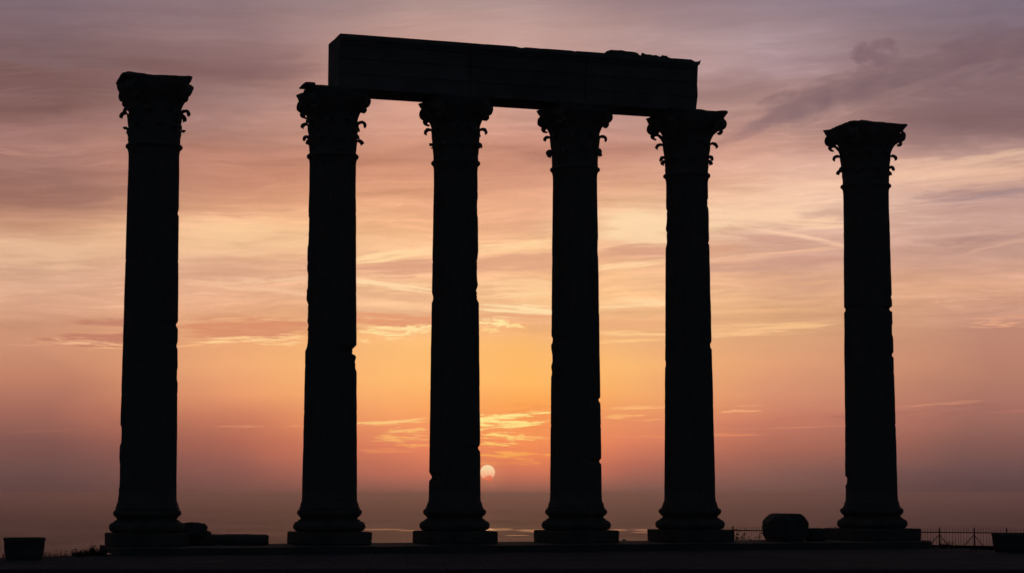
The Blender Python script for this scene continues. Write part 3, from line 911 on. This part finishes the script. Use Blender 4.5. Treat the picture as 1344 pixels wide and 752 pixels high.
# clouds crossing the sky between 2nd column and the sun
feature(520,334,62,6,9,(254,212,160),.9,70,4,.28,.55,23,5)
feature(545,352,90,10,3,(220,162,130),.75,80,6,.28,.55,24,5)
feature(505,377,80,4.5,-5,(254,214,166),.8,60,3,.3,.55,25,5)
feature(545,392,85,5,-3,(226,168,134),.55,60,4,.3,.6,26,5)
feature(520,402,80,6,0,(246,198,150),.55,60,4,.3,.6,27,5)
feature(680,322,75,5,4,(254,210,158),.8,60,3.5,.28,.55,28,5)
feature(690,345,90,12,3,(224,166,132),.7,70,7,.28,.6,29,5)
feature(690,374,75,9,-2,(252,204,154),.65,60,5,.3,.6,30,5)
feature(655,394,30,5,-4,(236,176,130),.6,26,4,.3,.6,31,5)
feature(690,405,70,6,-4,(255,220,168),.85,60,4,.28,.55,32,5)
feature(690,413,70,4,-2,(232,166,122),.65,60,3,.28,.55,33,5)
feature(530,419,75,7,0,(228,156,116),.8,60,5,.28,.5,34,5)
feature(500,425,50,5,-3,(226,152,112),.7,40,4,.28,.5,35,5)
# lit lower cloud bank, left
feature(330,436,100,11,0,(216,144,108),.9,80,9,.22,.42,36,5)
feature(330,437,102,11,0,(226,158,116),.35,40,3,.4,.6,37,6)
feature(150,430,55,5,0,(196,132,108),.75,40,5,.28,.5,38,5)
feature(140,451,62,7,1,(194,128,104),.8,45,5,.3,.5,39,5)
feature(110,455,62,6,-2,(240,182,140),.9,36,2.4,.41,.58,40,6)
feature(150,461,50,4,2,(240,178,132),.75,36,2.2,.43,.58,41,6)
feature(165,441,50,3,2,(232,168,128),.6,30,2,.43,.58,42,6)
feature(330,451,90,6,0,(255,208,148),.95,50,2.3,.40,.52,43,6)
feature(260,457,46,3.5,3,(252,192,132),.75,36,2,.42,.56,44,6)
feature(370,446,60,6,2,(255,202,144),.8,36,2.4,.45,.58,45,6)
feature(300,427,110,2.4,1,(240,180,130),.6,50,1.8,.42,.58,46,6)
feature(375,424,60,2.4,-1,(248,190,138),.6,40,1.8,.42,.58,47,6)
feature(60,460,40,1.8,0,(226,164,130),.6,30,1.8,.38,.58,48,6)
# filigree either side of the third column
feature(520,432,60,4,1,(255,222,158),.95,34,2.2,.36,.52,49,6)
feature(548,433,26,7,6,(255,224,160),.95,14,2.6,.38,.53,50,7)
feature(500,440,42,3,-3,(255,226,160),.95,30,1.8,.34,.5,51,6)
feature(515,446,20,1.8,0,(255,214,150),.8,16,1.5,.38,.55,52,6)
feature(475,450,16,3.5,0,(255,214,148),.8,12,1.8,.42,.56,53,6)
feature(500,420,50,2,-2,(250,200,144),.6,30,1.6,.4,.56,54,6)
feature(648,423,30,6.5,-4,(255,228,158),1,14,2.8,.36,.52,55,7)
feature(672,427,22,3,-6,(255,222,150),.95,12,2,.38,.52,56,7)
feature(642,433,18,3,-3,(255,220,146),.9,12,1.8,.38,.52,57,6)
feature(655,415,14,1.6,0,(255,212,150),.8,10,1.4,.38,.55,58,6)
# glowing filigree over the sun
feature(675,557,66,25,2,(240,146,84),.55,60,10,.3,.6,59,5)
feature(672,546,62,3,4,(255,226,140),1,36,2.0,.32,.48,60,6)
feature(655,553,48,8,-2,(255,228,140),1,34,3.0,.38,.50,61,7)
feature(675,559,52,5,5,(255,224,136),1,34,2.4,.37,.50,62,7)
feature(660,573,44,6,-4,(255,214,122),.95,26,2.6,.40,.53,63,7)
feature(690,575,60,3,0,(255,190,110),.7,40,2,.38,.55,64,6)
feature(652,583,34,4,-2,(255,206,110),.9,20,2,.41,.54,65,7)
feature(675,597,62,7,-2,(255,176,86),.75,44,3.6,.36,.56,66,6)
feature(660,608,50,3,0,(252,162,84),.6,40,2.4,.36,.56,67,6)
feature(512,555,64,3.2,4,(255,206,128),.85,40,2,.34,.5,68,6)
feature(530,566,44,4,3,(255,200,120),.75,26,2.2,.40,.54,69,7)
feature(520,575,58,6,0,(252,186,108),.75,34,2.4,.40,.55,70,7)
feature(540,585,46,3,-2,(255,180,98),.65,30,2,.38,.55,71,6)
feature(500,592,50,4,0,(238,146,92),.6,40,3,.36,.56,72,6)
# thin dusk lines
feature(835,536,50,2,2,(255,190,122),.85,40,1.6,.3,.5,73,6)
feature(815,547,34,3,4,(255,184,114),.75,26,1.8,.36,.54,74,6)
feature(850,552,24,2,2,(250,176,112),.6,18,1.6,.38,.55,75,6)
feature(900,572,150,3,1,(242,150,100),.5,80,2.2,.34,.56,76,6)
feature(965,541,32,1.8,2,(246,176,126),.8,24,1.4,.3,.5,77,6)
feature(985,534,28,1.4,0,(236,164,120),.6,20,1.3,.36,.54,78,6)
feature(1040,553,140,9,2,(192,118,96),.5,100,8,.3,.6,79,5)
feature(1040,562,90,1.4,1,(216,140,106),.55,60,1.4,.36,.55,80,6)
feature(1235,533,75,2,3,(206,140,112),.75,50,1.6,.32,.54,81,6)
feature(1320,543,40,2.2,2,(196,128,108),.7,30,1.6,.34,.54,82,6)
feature(1240,545,160,10,2,(158,104,94),.5,100,7,.3,.6,83,5)
feature(80,568,70,1.8,3,(160,104,88),.7,40,1.5,.34,.55,84,6)
feature(320,561,44,1.6,1,(222,144,106),.75,34,1.4,.34,.54,85,6)
feature(390,560,22,1.6,0,(232,150,106),.7,16,1.4,.34,.54,86,6)
# right hand bands
feature(840,427,70,5,0,(236,172,124),.7,80,5,.2,.55,132,4)
feature(835,439,60,2.4,-2,(255,206,142),.85,70,2.4,.26,.5,133,5)
feature(835,449,60,2.2,1,(255,204,136),.75,60,2.2,.28,.52,134,5)
feature(835,398,62,6,1,(255,216,166),.7,80,5,.24,.55,135,5)
feature(690,387,66,4,3,(255,214,160),.65,60,3,.3,.55,136,5)
feature(1265,228,150,15,5,(240,196,166),.6,110,10,.2,.6,130,4)
feature(1030,262,110,16,2,(244,200,168),.45,110,10,.2,.6,131,4)
feature(870,300,95,22,2,(254,218,174),.6,90,12,.3,.6,87,5)
feature(990,288,120,16,-3,(250,208,172),.6,100,9,.3,.6,88,5)
feature(880,330,85,9,2,(216,160,130),.65,70,6,.28,.55,89,5)
feature(835,349,70,4.5,6,(255,208,160),.8,60,3,.28,.55,90,5)
feature(1045,315,75,3,-13,(246,200,168),.85,60,2.2,.22,.5,91,5)
feature(1010,318,60,5,-10,(206,156,138),.55,60,4,.3,.55,92,5)
feature(1000,338,140,3,4,(240,188,154),.75,80,2.4,.26,.52,93,5)
feature(1030,350,120,8,2,(204,154,134),.6,90,6,.28,.56,94,5)
feature(1100,285,60,12,2,(204,158,142),.55,50,9,.3,.6,95,5)
feature(990,374,120,8,0,(232,176,136),.5,80,5,.3,.6,96,5)
feature(1000,410,120,4,1,(238,182,134),.55,80,3,.3,.58,97,5)
feature(985,436,110,8,2,(248,194,140),.65,80,4,.32,.6,98,5)
feature(1000,422,120,5,0,(216,160,124),.5,80,4,.3,.6,99,5)
feature(1290,246,130,9,6,(224,178,154),.7,90,6,.28,.58,100,5)
feature(1295,267,115,7,3,(158,130,132),.65,90,6,.26,.58,101,5)
feature(1250,325,70,5,6,(200,156,140),.5,60,4,.3,.6,102,5)
feature(1310,332,60,3,11,(210,164,144),.75,50,2.2,.28,.54,103,5)
feature(1270,325,80,6,3,(172,132,126),.6,60,5,.3,.56,104,5)
feature(1230,385,90,9,3,(224,170,134),.6,70,5,.3,.6,105,5)
feature(1310,426,56,3,1,(226,164,132),.8,36,2,.32,.52,106,6)
feature(1300,434,44,5,0,(232,168,132),.8,20,2.2,.40,.54,107,7)
feature(1290,440,60,5,0,(186,130,112),.5,50,4,.3,.55,108,5)

feature(636.5,627.5,5.5,2.6,0,(232,112,80),.851,4,2.5,.15,.30,120,3)
# the low sun, reddened and veiled, with a wisp crossing its lower limb
sx_ = mth('SUBTRACT', U, 672+SUN_AZ*FPX); sy_ = mth('SUBTRACT', V, 648-SUN_EL*FPX)
sr = mth('SQRT', mth('ADD', mth('MULTIPLY', sx_, sx_), mth('MULTIPLY', sy_, sy_)))
sky = mix(mth('MULTIPLY', sstep(sr, 32, 8), .13), sky, lin((255,170,110)))
disc = sstep(sr, 10.6, 8.8)
def sun_disc(back): return mix(disc, back, mix(sstep(sy_, -9, 9), lin((255,222,172)), lin((255,172,130))))

# the glow dies out away from the sun
ang = mth('ARCCOSINE', mth('MINIMUM', mth('MAXIMUM', mth('ADD', mth('MULTIPLY', dx, math.sin(SUN_AZ)), mth('MULTIPLY', dy, math.cos(SUN_AZ))), -1.0), 1.0))
fade = mth('MULTIPLY', sstep(ang, R(17), R(48), 1.0, 0.0), sstep(V, -60, -900, 1.0, 0.0))
dusk = lin((22, 28, 36))
# physical sky under the clouds
ns = N.new('ShaderNodeTexSky'); ns.sky_type = 'NISHITA'; ns.sun_disc = False
ns.sun_elevation = SUN_EL; ns.sun_rotation = SUN_AZ; ns.altitude = 150; ns.dust_density = 3
bg2 = N.new('ShaderNodeBackground'); L.new(ns.outputs[0], bg2.inputs['Color']); bg2.inputs['Strength'].default_value = 0.002
def background(c, fd=None):
    n = N.new('ShaderNodeBackground'); L.new(mix(fd or fade, dusk, c), n.inputs['Color']); return n.outputs[0]
def choose(axis_, edge, below, above):
    n = N.new('ShaderNodeMixShader'); L.new(mth('GREATER_THAN', axis_, float(edge)), n.inputs[0]); L.new(below, n.inputs[1]); L.new(above, n.inputs[2]); return n.outputs[0]
plain = background(sky)
# the layers are sorted into cells of the sky so that each direction evaluates only the few that reach it
UE = [-300, 170, 300, 440, 560, 630, 700, 800, 930, 1020, 1130, 1250, 1700]
VE = [-120, 60, 110, 170, 235, 290, 335, 365, 410, 445, 520, 565, 600, 660]
rows = []
GLOB = (U, V, Uf, Vf, sky, disc, sy_, fade)
for v0, v1 in zip(VE, VE[1:]):
    g = bpy.data.node_groups.new('cloud_row', 'ShaderNodeTree')
    for nm in ('U','V','Uf','Vf','disc','sy','fade'): g.interface.new_socket(nm, in_out='INPUT', socket_type='NodeSocketFloat')
    g.interface.new_socket('sky', in_out='INPUT', socket_type='NodeSocketColor')
    g.interface.new_socket('out', in_out='OUTPUT', socket_type='NodeSocketShader')
    nt, N, L = g, g.nodes, g.links
    gi = N.new('NodeGroupInput').outputs
    U, V, Uf, Vf, disc, sy_, fade, sky = (gi[q] for q in ('U','V','Uf','Vf','disc','sy','fade','sky'))
    pl_ = background(sky)
    cells = []
    for u0, u1 in zip(UE, UE[1:]):
        cell_no[0] += 1; c = sky; hit = [l for l in LAYERS if l[0][0] < u1 and l[0][1] > u0 and l[0][2] < v1 and l[0][3] > v0]
        issun = u0 < 652 and u1 > 628 and v0 < 632 and v1 > 608
        for bb, rgb, par in hit:
            if par['op'] != .851: c = add_layer(c, rgb, par)
        if issun:
            c = sun_disc(c)
            for bb, rgb, par in hit:
                if par['op'] == .851: c = add_layer(c, rgb, par)
        cells.append(background(c) if (hit or issun) else pl_)
    r = cells[-1]
    for k in range(len(cells)-2, -1, -1):
        if cells[k] is not r: r = choose(U, UE[k+1], cells[k], r)
    go = N.new('NodeGroupOutput'); L.new(r, go.inputs[0])
    nt, N, L = MAIN
    U, V, Uf, Vf, sky, disc, sy_, fade = GLOB
    n = N.new('ShaderNodeGroup'); n.node_tree = g
    for q, v in (('U',U),('V',V),('Uf',Uf),('Vf',Vf),('disc',disc),('sy',sy_),('fade',fade),('sky',sky)): L.new(v, n.inputs[q])
    rows.append(n.outputs[0])
r = plain
for k in range(len(rows)-1, -1, -1): r = choose(V, VE[k+1], rows[k], r)
r = choose(V, VE[0], plain, r)
r = choose(U, UE[0], plain, r); r = choose(U, UE[-1], r, plain)
ad = N.new('ShaderNodeAddShader'); L.new(r, ad.inputs[0]); L.new(bg2.outputs[0], ad.inputs[1])
out = N.new('ShaderNodeOutputWorld'); L.new(ad.outputs[0], out.inputs['Surface'])
w.cycles.sampling_method = 'MANUAL'; w.cycles.sample_map_resolution = 512

# sun lamp: the veiled sun itself
sd = bpy.data.lights.new('sun', 'SUN'); so_ = bpy.data.objects.new('sun', sd); COL.objects.link(so_)
sd.energy = .001; sd.angle = R(.5); sd.color = (1, .55, .28)
d = Vector((math.sin(SUN_AZ)*math.cos(SUN_EL), math.cos(SUN_AZ)*math.cos(SUN_EL), math.sin(SUN_EL)))
so_.rotation_euler = d.to_track_quat('Z', 'Y').to_euler(); so_.location = (0, 0, 40)

# ------------------------------------------------------------------ render settings
sc.view_settings.view_transform = 'Standard'; sc.view_settings.look = 'None'
sc.view_settings.exposure = 0; sc.view_settings.gamma = 1
sc.render.engine = 'CYCLES'; sc.cycles.use_denoising = True
sc.cycles.max_bounces = 4; sc.cycles.diffuse_bounces = 2
sc.cycles.use_adaptive_sampling = True; sc.cycles.adaptive_threshold = .01; sc.cycles.adaptive_min_samples = 16
